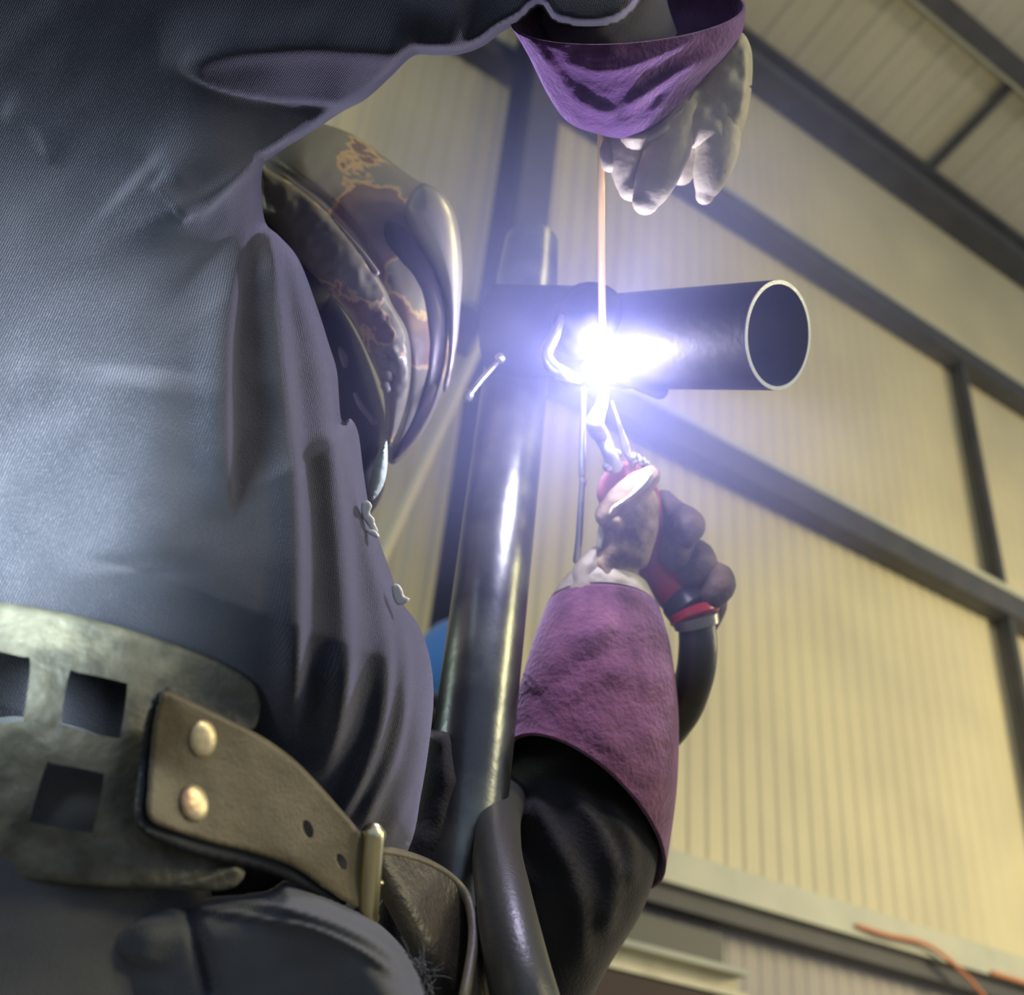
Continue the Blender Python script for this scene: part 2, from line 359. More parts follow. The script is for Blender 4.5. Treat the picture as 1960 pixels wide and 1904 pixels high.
def girt(label, z, h=0.2, y0=WY-0.2, face=M_steelb, lip=0.035, ledge=False):
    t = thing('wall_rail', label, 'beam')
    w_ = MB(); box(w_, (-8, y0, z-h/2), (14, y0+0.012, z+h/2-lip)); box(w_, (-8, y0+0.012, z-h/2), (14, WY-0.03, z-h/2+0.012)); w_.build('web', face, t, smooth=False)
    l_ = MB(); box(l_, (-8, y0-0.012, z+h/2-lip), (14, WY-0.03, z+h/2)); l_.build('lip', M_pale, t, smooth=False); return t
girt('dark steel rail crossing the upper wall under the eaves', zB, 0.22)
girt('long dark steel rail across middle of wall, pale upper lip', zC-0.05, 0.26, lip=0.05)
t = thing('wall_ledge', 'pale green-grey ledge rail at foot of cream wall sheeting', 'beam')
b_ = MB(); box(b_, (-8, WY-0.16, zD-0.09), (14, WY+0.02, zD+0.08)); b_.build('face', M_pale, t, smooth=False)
b_ = MB(); box(b_, (-8, WY-0.10, zD-0.19), (14, WY+0.0, zD-0.092)); b_.build('ledge_shade', M_steelb, t, smooth=False)  # dark strip put in for the shade below the ledge
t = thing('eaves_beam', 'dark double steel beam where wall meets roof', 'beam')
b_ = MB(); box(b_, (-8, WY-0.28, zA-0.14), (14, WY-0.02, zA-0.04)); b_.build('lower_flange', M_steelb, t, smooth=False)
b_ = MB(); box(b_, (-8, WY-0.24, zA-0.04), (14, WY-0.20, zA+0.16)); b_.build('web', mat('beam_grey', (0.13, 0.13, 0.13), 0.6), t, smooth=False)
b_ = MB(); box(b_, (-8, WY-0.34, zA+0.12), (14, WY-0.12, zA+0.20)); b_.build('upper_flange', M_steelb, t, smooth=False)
# roof purlin and struts
def roofpt(x, s, dz=0): return np.array([x, WY-s*CS, zA+0.25+s*SN-dz])
t = thing('roof_purlin', 'pale purlin under roof sheets with dark lower edge', 'beam')
S1 = 1.42
b_ = MB(); obox(b_, roofpt(3.2, S1, 0.13), (11.2, 0, 0), (0, 0.02, 0.0), (0, 0, 0.10)); b_.build('web', M_pale, t, smooth=False)
b_ = MB(); obox(b_, roofpt(3.2, S1+0.11, 0.23), (11.2, 0, 0), (0, 0.09, -0.02), (0, 0, 0.02)); b_.build('flange', M_steelb, t, smooth=False)
t = thing('roof_strut', 'short dark strut between eaves beam and roof purlin', 'strut')
b_ = MB(); q0 = roofpt(7.05, 0.25, 0.1); q1 = roofpt(7.05, S1-0.05, 0.1); obox(b_, (q0+q1)/2, (0.035, 0, 0), (q1-q0)/2, (0, 0, 0.04)); b_.build('bar', M_steelb, t, smooth=False)
for nm, za, zb in (('dark vertical strut between upper and middle wall rails', zC+0.08, zB-0.11), ('dark vertical strut under the middle wall rail', zD+0.08, zC-0.18)):
    t = thing('wall_strut', nm, 'strut')
    b_ = MB(); box(b_, (7.17, WY-0.17, za), (7.23, WY-0.07, zb)); b_.build('bar', M_steelb, t, smooth=False)
    b_ = MB(); box(b_, (7.23, WY-0.07, za), (7.33, WY-0.055, zb)); b_.build('flange', M_pale, t, smooth=False)
# building column (H section) and brace
t = thing('steel_column', 'dark H-section steel column behind the welding helmet', 'column')
xc = 2.18; fw = 0.115; y0 = WY-0.62
b_ = MB(); box(b_, (xc-fw, y0, 0), (xc+fw, y0+0.016, zA+0.4)); b_.build('flange', M_steelb, t, smooth=False)
b_ = MB(); box(b_, (xc-fw, y0+0.334, 0), (xc+fw, y0+0.35, zA+0.4)); b_.build('flange', M_steelb, t, smooth=False)
b_ = MB(); box(b_, (xc-0.006, y0+0.016, 0), (xc+0.006, y0+0.334, zA+0.4)); b_.build('web', M_steelb, t, smooth=False)
p0, p1 = PY(935, 620, WY-0.75), PY(640, 1265, WY-0.75)
b_ = MB(); dd = p1-p0; dd /= np.linalg.norm(dd); sx = np.cross(dd, [0, 1, 0]); tube(b_, [p0, p1], 0.028, n=12, sm=1)
tag(b_.build('diagonal_brace', M_wall, smooth=False), 'cream diagonal brace tube crossing in front of the steel column', 'brace')
# blue housing on the column
t = thing('blue_housing', 'shiny blue round housing half hidden behind upright pipe', 'housing')
c = PY(888, 1258, 3.45); ax = np.array([0.25, -0.9, 0.0]); ax /= np.linalg.norm(ax)
b_ = MB(); tube(b_, [c-ax*0.12, c-ax*0.05, c+ax*0.14], [0.14, 0.165, 0.165], n=32, ck=.3); b_.build('casing', M_blue, t)
b_ = MB(); pipe(b_, c-ax*0.30, c-ax*0.12, 0.11, 0.09, 32); b_.build('collar', mat('pale_blue', (0.35, 0.48, 0.62), 0.3), t)
b_ = MB(); tube(b_, [c+ax*-0.1, np.array([c[0]+0.02, WY-0.64, c[2]])], 0.02, n=10, sm=1); tube(b_, [np.array([c[0]+0.02, WY-0.64, c[2]]), np.array([2.18, WY-0.63, c[2]])], 0.02, n=10, sm=1); b_.build('bracket', M_steelb, t)
# channel in lower right, dark panel behind it, orange cable
t = thing('steel_channel', 'cream painted channel beam end below the ledge, right of the sleeve', 'beam')
cA = PY(1412, 1872, 3.0); cB = cA-np.array([2.2, 0, 0]); hz = np.array([0, 0, 1.0])
b_ = MB(); box(b_, (cB[0], 3.0, cA[2]-0.055), (cA[0], 3.02, cA[2]+0.0)); box(b_, (cB[0], 2.95, cA[2]-0.075), (cA[0], 3.06, cA[2]-0.055)); b_.build('web', mat('cream_channel', (0.74, 0.68, 0.48), 0.5, col2=(0.62, 0.55, 0.36), nscale=9), t, smooth=False)
b_ = MB(); box(b_, (cB[0], 2.94, cA[2]+0.0), (cA[0], 3.08, cA[2]+0.02)); b_.build('upper_flange', M_pale, t, smooth=False)
b_ = MB(); box(b_, (cB[0], 2.96, cA[2]-0.30), (cA[0]-0.03, 3.06, cA[2]-0.075)); b_.build('lower_board', mat('rusty_board', (0.06, 0.035, 0.028), 0.7), t, smooth=False)
b_ = MB(); box(b_, (cB[0]+0.5, 3.0, 0), (cB[0]+0.56, 3.06, cA[2]-0.30)); b_.build('leg', M_steelb, t, smooth=False)
b_ = MB(); q = PY(1382, 1835, WY-0.02); box(b_, (q[0]-1.6, WY-0.03, q[2]-0.25), (q[0], WY+0.03, q[2]+0.12))
tag(b_.build('wall_panel', mat('green_grey_panel', (0.11, 0.115, 0.10), 0.6), smooth=False), 'dark grey-green rectangular panel behind the cream channel', 'panel')
b_ = MB(); tube(b_, [PY(1640, 1772, WY-0.17), PY(1700, 1790, WY-0.2), PY(1770, 1806, WY-0.2), PY(1820, 1840, WY-0.2), PY(1865, 1885, WY-0.2), PY(1890, 1925, WY-0.19), PY(1905, 2020, WY-0.19)], 0.013, n=8)
tag(b_.build('orange_cable', M_orange), 'orange cable drooping over the pale ledge', 'cable')
b_ = MB(); tube(b_, [PY(1900, 1862, WY-0.17), PY(1960, 1880, WY-0.17), PY(2100, 1925, WY-0.17)], 0.014, n=8)
tag(b_.build('red_cable', M_orange), 'red-orange cable lying on ledge at far right edge', 'cable')

# ---------------------------------------------------------------- pipe work being welded
pw = thing('pipe_assembly', 'black steel pipe joint clamped on upright pipe under the arc', 'pipe')
pa = P(1011, 520, 1.20); pb = np.array([pa[0], pa[1], 0.0])
b_ = MB(); tube(b_, [pb, pb+(pa-pb)*0.5, pa-np.array([0, 0, 0.012]), pa], [0.034, 0.034, 0.034, 0.027], n=40, sm=2); b_.build('upright_post', M_post, pw)
b_ = MB(); tube(b_, [pb+np.array([0, 0, 0.0]), pb+np.array([0, 0, 0.012])], 0.14, n=32, sm=1, cap=False); box(b_, (pb[0]-0.16, pb[1]-0.16, 0), (pb[0]+0.16, pb[1]+0.16, 0.014)); b_.build('base_plate', M_steelb, pw, smooth=False)
e1 = P(1489, 642, 0.875); e0 = P(1130, 655, 1.04); dx = (e1-e0)/np.linalg.norm(e1-e0)
b_ = MB(); pipe(b_, e0-dx*0.02, e1, 0.0448, 0.0412, 64, 8); b_.build('main_pipe', M_steel, pw)
b_ = MB(); pipe(b_, e1-dx*0.0008, e1+dx*0.0012, 0.0446, 0.0414, 64); b_.build('ground_end', M_bright, pw)
b_ = MB(); s0 = P(952, 632, 1.08); pipe(b_, s0, P(1150, 640, 1.04), 0.046, 0.04, 64, 4); b_.build('tee_fitting', M_steel, pw)
b_ = MB(); tube(b_, [P(1125, 625, 1.02), P(1130, 612, 0.98), P(1132, 606, 0.96)], [0.036, 0.035, 0.028], n=32); b_.build('elbow_boss', M_steel, pw)
b_ = MB(); tube(b_, [P(1076, 604, 0.95), P(1062, 640, 0.94), P(1046, 675, 0.94), P(1056, 700, 0.94), P(1080, 716, 0.94), P(1108, 728, 0.95)], [0.0025, 0.005, 0.0055, 0.0065, 0.0065, 0.003], n=14)
b_.build('bevelled_edge', M_bright, pw)
b_ = MB(); tube(b_, [P(1180, 712, 0.97), P(1225, 728, 0.98), P(1262, 747, 0.99)], [0.009, 0.010, 0.0085], n=20); b_.build('clamp_stub', M_steel, pw)
b_ = MB(); tube(b_, [P(955, 690, 0.99), P(940, 706, 0.98), P(918, 730, 0.97), P(897, 757, 0.96)], [0.002, 0.0025, 0.0028, 0.0028], n=10)
tube(b_, [P(897, 755, 0.96), P(895, 760, 0.96)], [0.0048, 0.0048], n=14, sm=1); tube(b_, [P(957, 684, 0.98), P(958, 686, 0.98)], [0.0045, 0.0045], n=14, sm=1); b_.build('clamp_lever', M_bright, pw)
b_ = MB(); rp = [(1117, 745), (1116, 800), (1115, 850), (1114, 905), (1113, 912), (1116, 922), (1114, 932), (1111, 980), (1108, 1030), (1103, 1072)]
rr = [.0028, .0028, .0032, .0036, .0026, .0036, .003, .0032, .0034, .0036]
tube(b_, [P(x, y, 0.985+0.00006*(y-745)) for x, y in rp], rr, n=12, sm=4); b_.build('hanging_rod', M_bright, pw)
b_ = MB(); tube(b_, [P(1236, 668, 0.935), P(1237, 670, 0.935)], [.0028, .0028], n=10, sm=1)
for i in range(26):
    x = 1215+rng.uniform(0, 200); y = 665+rng.normal(0, 10)+(x-1215)*0.08; r = rng.uniform(.0008, .002); tube(b_, [P(x, y, 0.945), P(x+1, y, 0.944)], [r, r], n=8, sm=1)
tag(b_.build('weld_spatter', M_ferr, pw), kind='stuff')
# arc
b_ = MB(); relief(b_, [(1113, 700), (1130, 682), (1138, 655), (1150, 648), (1165, 658), (1190, 654), (1203, 668), (1228, 672), (1204, 690), (1194, 708), (1168, 722), (1140, 718), (1122, 712)], 0.975, 0.012, 40, sp=5)
tag(b_.build('welding_arc', M_arc), 'blinding blue-white welding arc on the pipe joint', 'arc')
# filler rod
b_ = MB(); fr = [P(1151, 235, 0.872), P(1151, 320, 0.885), P(1151, 450, 0.915), P(1152, 560, 0.93), P(1154, 640, 0.935)]
tube(b_, fr, [.0032]*5, n=12, sm=3); tag(b_.build('filler_rod', M_filler), 'straight copper-coloured filler rod running down into the arc', 'rod')

# ---------------------------------------------------------------- TIG torch
to = thing('welding_torch', 'red-handled welding torch with grey hose held below the arc', 'torch')
b_ = MB(); tube(b_, [P(1158, 745, 0.955), P(1152, 775, 0.955), P(1139, 812, 0.955), P(1152, 835, 0.97), P(1164, 862, 0.97), P(1176, 890, 0.98)], [.004, .0055, .0085, .0075, .0065, .008], n=20); b_.build('ceramic_cup', mat('worn_ceramic', (0.55, 0.55, 0.55), 0.35, 0.3), to)
b_ = MB(); tube(b_, [P(1172, 770, 0.975), P(1186, 815, 0.975), P(1196, 850, 0.99), P(1204, 875, 0.99), P(1212, 890, 0.99)], [.0015, .002, .0042, .003, .003], n=10)
for x, y, r in ((1215, 876, .006), (1227, 882, .005), (1180, 868, .005), (1168, 880, .0055), (1237, 886, .003), (1163, 893, .005)): tube(b_, [P(x, y, 0.975), P(x+2, y+1, 1.0)], [r, r], n=12, sm=1)
b_.build('collet_screws', M_bright, to)
b_ = MB(); relief(b_, [(1142, 945), (1150, 915), (1172, 893), (1202, 882), (1232, 896), (1240, 930), (1200, 960), (1170, 985), (1160, 982), (1148, 965)], 1.02, 0.014, 26, sp=5); b_.build('torch_head', M_pink, to)
b_ = MB(); tube(b_, [P(1215, 900, 1.03), P(1235, 960, 1.04), P(1238, 1030, 1.05), P(1250, 1085, 1.05), P(1290, 1125, 1.04), P(1312, 1150, 1.03)], [.014, .015, .017, .019, .022, .022], n=28, ck=.2); b_.build('handle', M_red, to)
b_ = MB(); tube(b_, [P(1310, 1148, 1.03), P(1328, 1172, 1.02)], [.0240, .0240], n=28, sm=2, ck=.15); b_.build('clamp_ring', M_darkpl, to)
b_ = MB(); tube(b_, [P(1326, 1168, 1.022), P(1331, 1181, 1.02)], [.0248, .0248], n=28, sm=2, ck=.12); b_.build('red_band', M_red, to)
b_ = MB(); tube(b_, [P(1330, 1180, 1.02), P(1334, 1198, 1.02)], [.0225, .0215], n=28, sm=2, ck=.1); b_.build('ferrule', M_ferr, to)
hs = [P(1333, 1190, 1.02), P(1336, 1240, 1.02), P(1328, 1300, 1.03), P(1300, 1370, 1.06), P(1240, 1430, 1.10), P(1120, 1450, 1.08), P(1030, 1480, 1.02), P(968, 1540, 0.90), P(952, 1620, 0.78), P(964, 1720, 0.69), P(990, 1850, 0.62), P(1030, 2010, 0.58), P(1080, 2300, 0.56)]
b_ = MB(); tube(b_, hs, [.0175, .0185, .0185, .018, .017, .016, .016, .0165, .0175, .0185, .019, .019, .019], n=32, sm=8); b_.build('hose', M_rubber, to)

# ---------------------------------------------------------------- the welder
man = thing('person', 'person welding in dark sweatshirt, wide leather belt, scorched helmet and purple gauntlets', 'person')
# body: one continuous skinned figure under the clothes
J = {'pel': tuple(P(270, 1720, .67)), 'belly': tuple(P(330, 1350, .73)), 'chest': tuple(P(300, 800, .84)), 'neck': tuple(P(430, 520, 1.0)), 'chin': tuple(P(540, 520, 1.06)), 'head': tuple(P(640, 480, 1.12)),
     'rsh': tuple(P(130, 250, .86)), 'rel': tuple(P(860, -190, 0.86)), 'rwr': tuple(P(1200, 60, 0.88)), 'rha': tuple(P(1280, 170, 0.93)),
     'lsh': tuple(P(430, 900, 1.05)), 'lel': tuple(P(985, 1890, 0.95)), 'lwr': tuple(P(1150, 1150, 1.03)), 'lha': tuple(P(1195, 1030, 1.04)),
     'rhip': (.10, .65, .93), 'rkn': (.13, .63, .50), 'ran': (.06, .62, .09), 'rto': (.22, .60, .035),
     'lhip': (.10, .83, .93), 'lkn': (.16, .87, .50), 'lan': (.12, .88, .09), 'lto': (.28, .90, .035)}
RAD = {'pel': .085, 'belly': .085, 'chest': .085, 'neck': .045, 'chin': .04, 'head': .05, 'rsh': .045, 'rel': .036, 'rwr': .024, 'rha': .022, 'lsh': .045, 'lel': .036, 'lwr': .024, 'lha': .018,
       'rhip': .075, 'rkn': .05, 'ran': .036, 'rto': .03, 'lhip': .075, 'lkn': .05, 'lan': .036, 'lto': .03}
E_ = [('pel', 'belly'), ('belly', 'chest'), ('chest', 'neck'), ('neck', 'chin'), ('chin', 'head'), ('chest', 'rsh'), ('rsh', 'rel'), ('rel', 'rwr'), ('rwr', 'rha'), ('chest', 'lsh'), ('lsh', 'lel'),
      ('lel', 'lwr'), ('lwr', 'lha'), ('pel', 'rhip'), ('rhip', 'rkn'), ('rkn', 'ran'), ('ran', 'rto'), ('pel', 'lhip'), ('lhip', 'lkn'), ('lkn', 'lan'), ('lan', 'lto')]
ks = list(J); me = bpy.data.meshes.new('body'); me.from_pydata([tuple(map(float, J[k])) for k in ks], [(ks.index(a), ks.index(b)) for a, b in E_], [])
bo = link(bpy.data.objects.new('body', me), man); sk = bo.modifiers.new('skin', 'SKIN')
if not me.skin_vertices:
    bpy.context.view_layer.objects.active = bo
for i, k in enumerate(ks): me.skin_vertices[0].data[i].radius = (RAD[k], RAD[k]); me.skin_vertices[0].data[i].use_root = (k == 'pel')
bo.modifiers.new('sub', 'SUBSURF').levels = 2; me.materials.append(mat('skin', (0.45, 0.27, 0.2), 0.5))

# sweatshirt: torso and raised near arm
torso = [(505, 312), (500, 360), (508, 425), (535, 452), (572, 497), (606, 585), (630, 660), (645, 712), (651, 790), (658, 806), (672, 802), (686, 830), (696, 905), (706, 965), (728, 1040), (748, 1095), (768, 1150), (800, 1195),
         (822, 1255), (830, 1330), (822, 1420), (806, 1520), (782, 1625), (700, 1760), (500, 1850), (200, 1900), (-500, 1850), (-620, 1200), (-600, 600), (-560, 0), (-520, -260), (-200, -420), (300, -420), (900, -430), (1250, -420), (1330, -260),
         (1290, -60), (1240, -10), (1215, 22), (1180, 48), (1120, 56), (1060, 44), (1032, 14), (1000, 40), (960, 62), (925, 88), (880, 104), (830, 106), (790, 108), (745, 150), (700, 190), (655, 214), (600, 250), (548, 282), (512, 306)]
dT = rbf([(505, 300, .86), (650, 750, .82), (830, 1330, .75), (780, 1625, .70), (100, 1300, .70), (100, 300, .85), (-500, 300, .88), (-500, 1700, .68), (300, 1000, .76), (500, 1700, .69),
          (700, 190, .84), (900, 100, .84), (1030, 20, .83), (1200, 20, .84), (0, -200, .86), (900, -300, .86), (1250, -200, .90)])
def sst(x): x = np.clip(x, 0, 1); return x*x*(3-2*x)
def TT(v): return .135-.065*sst((v[:, 1]-92)/130)*sst((420-v[:, 1])/160)*sst((v[:, 0]-350)/250)+.06*sst((v[:, 1]-150)/600)-.075*np.clip((v[:, 1]-1000-0.35*v[:, 0])/350, 0, 1)
def RR(v): return 22+310*sst((v[:, 1]-300)/200)
tR = [([(498, 300), (476, 420), (452, 520), (438, 620), (432, 730), (432, 860), (440, 1000)], 13, 50, .020),
      ([(500, 400), (520, 480), (536, 600), (548, 720), (560, 840), (570, 980), (573, 1130), (568, 1290), (552, 1420)], 13, 42, .022),
      ([(508, 425), (548, 480), (590, 570), (618, 670), (634, 780), (640, 880), (655, 1000), (664, 1130), (668, 1260), (650, 1390), (610, 1500)], 13, 36, .022),
      ([(652, 812), (664, 880), (690, 980), (718, 1080), (738, 1180), (744, 1290), (728, 1400), (690, 1500), (640, 1590)], 10, 24, .016),
      ([(690, 900), (716, 1000), (750, 1110), (772, 1210), (778, 1330), (758, 1440), (716, 1540), (690, 1590)], 9, 22, .013),
      ([(800, 1330), (808, 1400), (796, 1480), (766, 1560), (740, 1610)], 7, 22, .006),
      ([(255, 330), (330, 400), (420, 480)], 60, 90, .010), ([(300, 700), (280, 900), (290, 1100)], 80, 120, .012)]
mb = MB()
aR = [([(300, 118), (380, 112), (470, 96), (560, 88), (650, 88), (740, 100), (800, 110)], 70, 26, .014),
      ([(335, 122), (400, 158), (470, 178), (540, 188), (620, 192), (700, 196)], 50, 8, .012),
      ([(310, 350), (350, 318), (400, 298), (450, 284), (520, 270), (600, 250)], 55, 45, .015),
      ([(290, 350), (330, 385), (362, 426)], 30, 9, .007),
      ([(602, 250), (560, 275), (500, 312), (440, 358), (366, 430)], 7, 26, .007), ([(0, 210), (60, 235), (90, 280), (80, 300)], 30, 16, .004), ([(600, -150), (760, 0), (900, 60)], 60, 60, .012)]
relief(mb, torso, dT, T=TT, R=RR, Tb=0.13, sp=8, ridges=tR+aR, noise=[(.003, 160, 1), (.0012, 60, 2)])
ringloft(mb, [((1060, -160), (1330, -180), .88, (1200, -120, .82)), ((1050, -60), (1290, -70), .86, (1170, -30, .79)), ((1040, 20), (1275, 0), .86, (1130, 56, .78)), ((1080, 90), (1295, 66), .88, (1165, 110, .83))], wall=.003,
         ridges=[([(1040, 22), (1100, 46), (1160, 40), (1215, 10)], 7, 12, .006), ([(1050, 0), (1110, 24), (1170, 10)], 7, 12, .005)], noise=[(.002, 30, 14)])
# far side of the chest and far sleeve
sw = mb.build('sweatshirt', M_sweat, man, angle=None)
mb = MB()
far = [(820, 1410), (835, 1398), (862, 1396), (880, 1430), (895, 1462), (912, 1480), (930, 1492), (925, 1510), (902, 1522), (893, 1600), (897, 1700), (950, 1800), (1000, 2050), (820, 2100), (700, 1900), (740, 1650), (790, 1560)]
relief(mb, far, rbf([(840, 1400, .88), (930, 1500, .88), (800, 2000, .80)]), T=0.04, R=70, Tb=0.05, sp=9, noise=[(.003, 40, 3)])
ringloft(mb, [((1015, 1360), (1262, 1440), .99, (1130, 1400, .945)), ((985, 1440), (1240, 1560), .975, (1120, 1490, .93)), ((975, 1500), (1258, 1640), .95, (1125, 1560, .89)), ((960, 1640), (1228, 1745), .93, (1098, 1690, .865)), ((930, 1800), (1165, 1850), .92, (1050, 1820, .86)),
              ((880, 1950), (1110, 1960), .92, (995, 1960, .87)), ((850, 2030), (1060, 2100), .95, (950, 2100, .92))], wall=.003,
         ridges=[([(1010, 1520), (1060, 1600), (1110, 1720), (1120, 1850)], 12, 26, .010), ([(1090, 1500), (1150, 1580), (1180, 1680), (1160, 1800)], 10, 24, .010), ([(1160, 1530), (1210, 1610), (1212, 1700)], 9, 20, .008)], noise=[(.002, 40, 9)])
tube(mb, [np.array(J['lsh']), (np.array(J['lsh'])+np.array(J['lel']))/2, np.array(J['lel'])], [.066, .062, .058], n=28)
fs = mb.build('far_sleeve', M_black, man, angle=None); fs['label'] = 'black sleeve of the torch arm'
# white print torn from the chest
for pl in ([(648, 868), (658, 870), (664, 890), (668, 915), (672, 925), (660, 918), (652, 900)], [(692, 962), (704, 958), (712, 968), (708, 982), (716, 992), (718, 1002), (724, 1018), (712, 1014), (700, 1000), (692, 985)],
           [(702, 1014), (716, 1014), (726, 1024), (722, 1030), (706, 1022)], [(750, 1120), (762, 1118), (770, 1128), (774, 1140), (784, 1146), (778, 1154), (762, 1158), (752, 1142)]):
    cx_ = sum(p[0] for p in pl)/len(pl); cy_ = sum(p[1] for p in pl)/len(pl); b_ = MB(); relief(b_, pl, float(dT(np.array([[cx_, cy_]]))[0])-0.085, T=.0015, R=5, sp=3); b_.build('white_print', M_white, sw)
b_ = MB(); tube(b_, [np.array(J['neck']), (np.array(J['neck'])+np.array(J['chin']))/2, np.array(J['chin'])], [.062, .056, .052], n=28); b_.build('collar', M_lining, man)
b_ = MB(); relief(b_, [(739, 840), (742, 880), (738, 915), (728, 940), (712, 958), (706, 940), (712, 900), (722, 870)], 0.86, T=.012, R=16, Tb=.05, sp=4, noise=[(.001, 12, 4)])
b_.build('neck_cloth', mat('pale_green_cloth', (0.55, 0.66, 0.58), 0.7, bump=.001, bscale=200), man)

# trousers
mb = MB()
tr = [(-500, 1660), (0, 1690), (150, 1705), (320, 1712), (420, 1708), (510, 1698), (545, 1680), (600, 1700), (690, 1745), (745, 1785), (790, 1840), (815, 1904), (830, 2050), (850, 2300), (300, 2500), (-600, 2400)]
dTr = rbf([(0, 1700, .60), (500, 1700, .62), (700, 1780, .60), (800, 1850, .60), (300, 2300, .58), (-400, 2000, .58)])
relief(mb, tr, dTr, T=.10, R=90, Tb=.10, sp=8, noise=[(.004, 120, 12), (.001, 50, 13)],
       ridges=[([(350, 1730), (420, 1722), (500, 1730), (590, 1750), (680, 1785), (745, 1825), (785, 1860)], 6, 10, .009), ([(362, 1742), (430, 1745), (520, 1762), (600, 1778), (700, 1825), (775, 1880)], 7, 7, .008),
               ([(352, 1715), (368, 1780), (385, 1850), (400, 1920)], 18, 8, -.012), ([(330, 1720), (290, 1760), (260, 1850)], 40, 40, .006), ([(60, 1740), (120, 1800), (140, 1900)], 60, 50, .012)])
for hp, kn, an in (('rhip', 'rkn', 'ran'), ('lhip', 'lkn', 'lan')):
    tube(mb, [np.array(J[hp])+[0, 0, .0], (np.array(J[hp])+np.array(J[kn]))/2, np.array(J[kn]), (np.array(J[kn])+np.array(J[an]))/2, np.array(J[an])+[0, 0, .03]], [.105, .10, .08, .075, .08], n=28)
trs = mb.build('trousers', M_trous, man, angle=None)
b_ = MB()
for i in range(90):   # frayed pocket corner
    x = rng.normal(800, 10)+0; y = rng.normal(1868, 22); x += (y-1868)*0.35; d = .60-.004; a = rng.normal(0, 1, 3)*.004
    q = P(x, y, d+rng.uniform(-.02, .02)); tube(b_, [q, q+a, q+a*1.5+rng.normal(0, .0015, 3)], [.0006, .0005, .0003], n=5, sm=2)
tag(b_.build('frayed_threads', M_trous, trs), kind='stuff')
for nm, an, tt in (('boot', 'ran', 'rto'), ('boot', 'lan', 'lto')):
    A = np.array(J[an]); T_ = np.array(J[tt]); b_ = MB(); tube(b_, [A+[0, 0, .10], A, A+[0, 0, -.04]], [.06, .058, .048], n=24); tube(b_, [A+[-.03, 0, -.035], (A+T_)/2+[0, 0, -.01], T_+[.02, 0, .012]], [.05, .052, .045], n=24, flat=1.0); b_.build(nm, M_darkpl, man)

# ---------------------------------------------------------------- belt
bd = rbf([(0, 1300, .505), (0, 1700, .49), (250, 1400, .515), (480, 1380, .56), (470, 1660, .535), (-400, 1300, .56), (250, 1650, .50)])
mb = MB()
outer = [(-420, 1100), (-200, 1130), (0, 1152), (120, 1172), (230, 1200), (330, 1232), (410, 1262), (462, 1290), (490, 1315), (499, 1345), (495, 1375), (484, 1396), (440, 1420), (420, 1480), (415, 1600), (466, 1658), (458, 1690), (420, 1704), (330, 1702), (200, 1696), (0, 1682), (-420, 1650)]
holes = [[(132, 1290), (150, 1287), (232, 1305), (243, 1318), (232, 1398), (222, 1412), (130, 1390), (118, 1376)], [(88, 1465), (105, 1462), (188, 1478), (198, 1492), (180, 1580), (165, 1592), (66, 1574), (60, 1560)],
         [(-60, 1250), (40, 1256), (58, 1270), (46, 1365), (32, 1382), (-60, 1376)], [(-100, 1450), (-20, 1455), (-8, 1470), (-20, 1555), (-35, 1566), (-110, 1556)]]
relief(mb, outer, bd, T=.002, R=10, Tb=.001, t0=.0022, sp=7, holes=holes, noise=[(.0008, 60, 21), (.0003, 15, 22)], ridges=[([(466, 1658), (420, 1672), (370, 1690), (330, 1700)], 14, 10, .003)])
belt = mb.build('leather_belt', M_belt, man, angle=60)
sd = rbf([(280, 1450, .497), (330, 1330, .50), (560, 1500, .555), (700, 1680, .60), (330, 1600, .493), (560, 1640, .548)])
strap = [(318, 1322), (380, 1348), (440, 1378), (500, 1408), (560, 1450), (610, 1500), (650, 1545), (680, 1580), (700, 1610), (702, 1660), (690, 1735), (660, 1725), (620, 1700), (560, 1660), (480, 1632), (400, 1612), (330, 1590), (285, 1565), (284, 1500), (292, 1400), (305, 1340)]
mb = MB(); relief(mb, [(312, 1322), (330, 1335), (360, 1560), (500, 1625), (580, 1668), (660, 1722), (640, 1730), (560, 1690), (480, 1662), (400, 1645), (310, 1615), (268, 1588), (258, 1560), (264, 1500), (274, 1400), (290, 1340)], lambda v: sd(v)+.006, T=.002, R=8, Tb=.001, t0=.003, sp=7); mb.build('strap_shadow', M_lining, belt, angle=60)  # dark layer behind the strap stands in for its shadow gap
mb = MB(); relief(mb, strap, sd, T=.0015, R=8, Tb=.0008, t0=.0022, sp=6, noise=[(.0007, 60, 31), (.0001, 14, 32)], holes=[[(582, 1570), (592, 1572), (600, 1588), (598, 1602), (588, 1600), (580, 1584)], [(646, 1634), (655, 1636), (664, 1650), (662, 1664), (652, 1660), (645, 1646)]])
st = mb.build('belt_strap', M_belt2, belt, angle=60); st['label'] = 'brown strap of the belt with two punched holes'
for x, y, a in ((388, 1414, 0), (372, 1538, -14)):
    mb = MB(); el = [(x+27*math.cos(t)*math.cos(math.radians(a))-37*math.sin(t)*math.sin(math.radians(a)), y+27*math.cos(t)*math.sin(math.radians(a))+37*math.sin(t)*math.cos(math.radians(a))) for t in np.linspace(0, 2*math.pi, 18)[:-1]]
    relief(mb, el, lambda v: sd(v)-.0035, T=.003, R=24, sp=5, noise=[(.0003, 14, 5)]); mb.build('rivet', M_rivet, belt)
mb = MB(); tube(mb, [P(713, 1598, .596), P(708, 1660, .596), P(701, 1752, .598)], [.0068, .0068, .0068], n=20, sm=3)
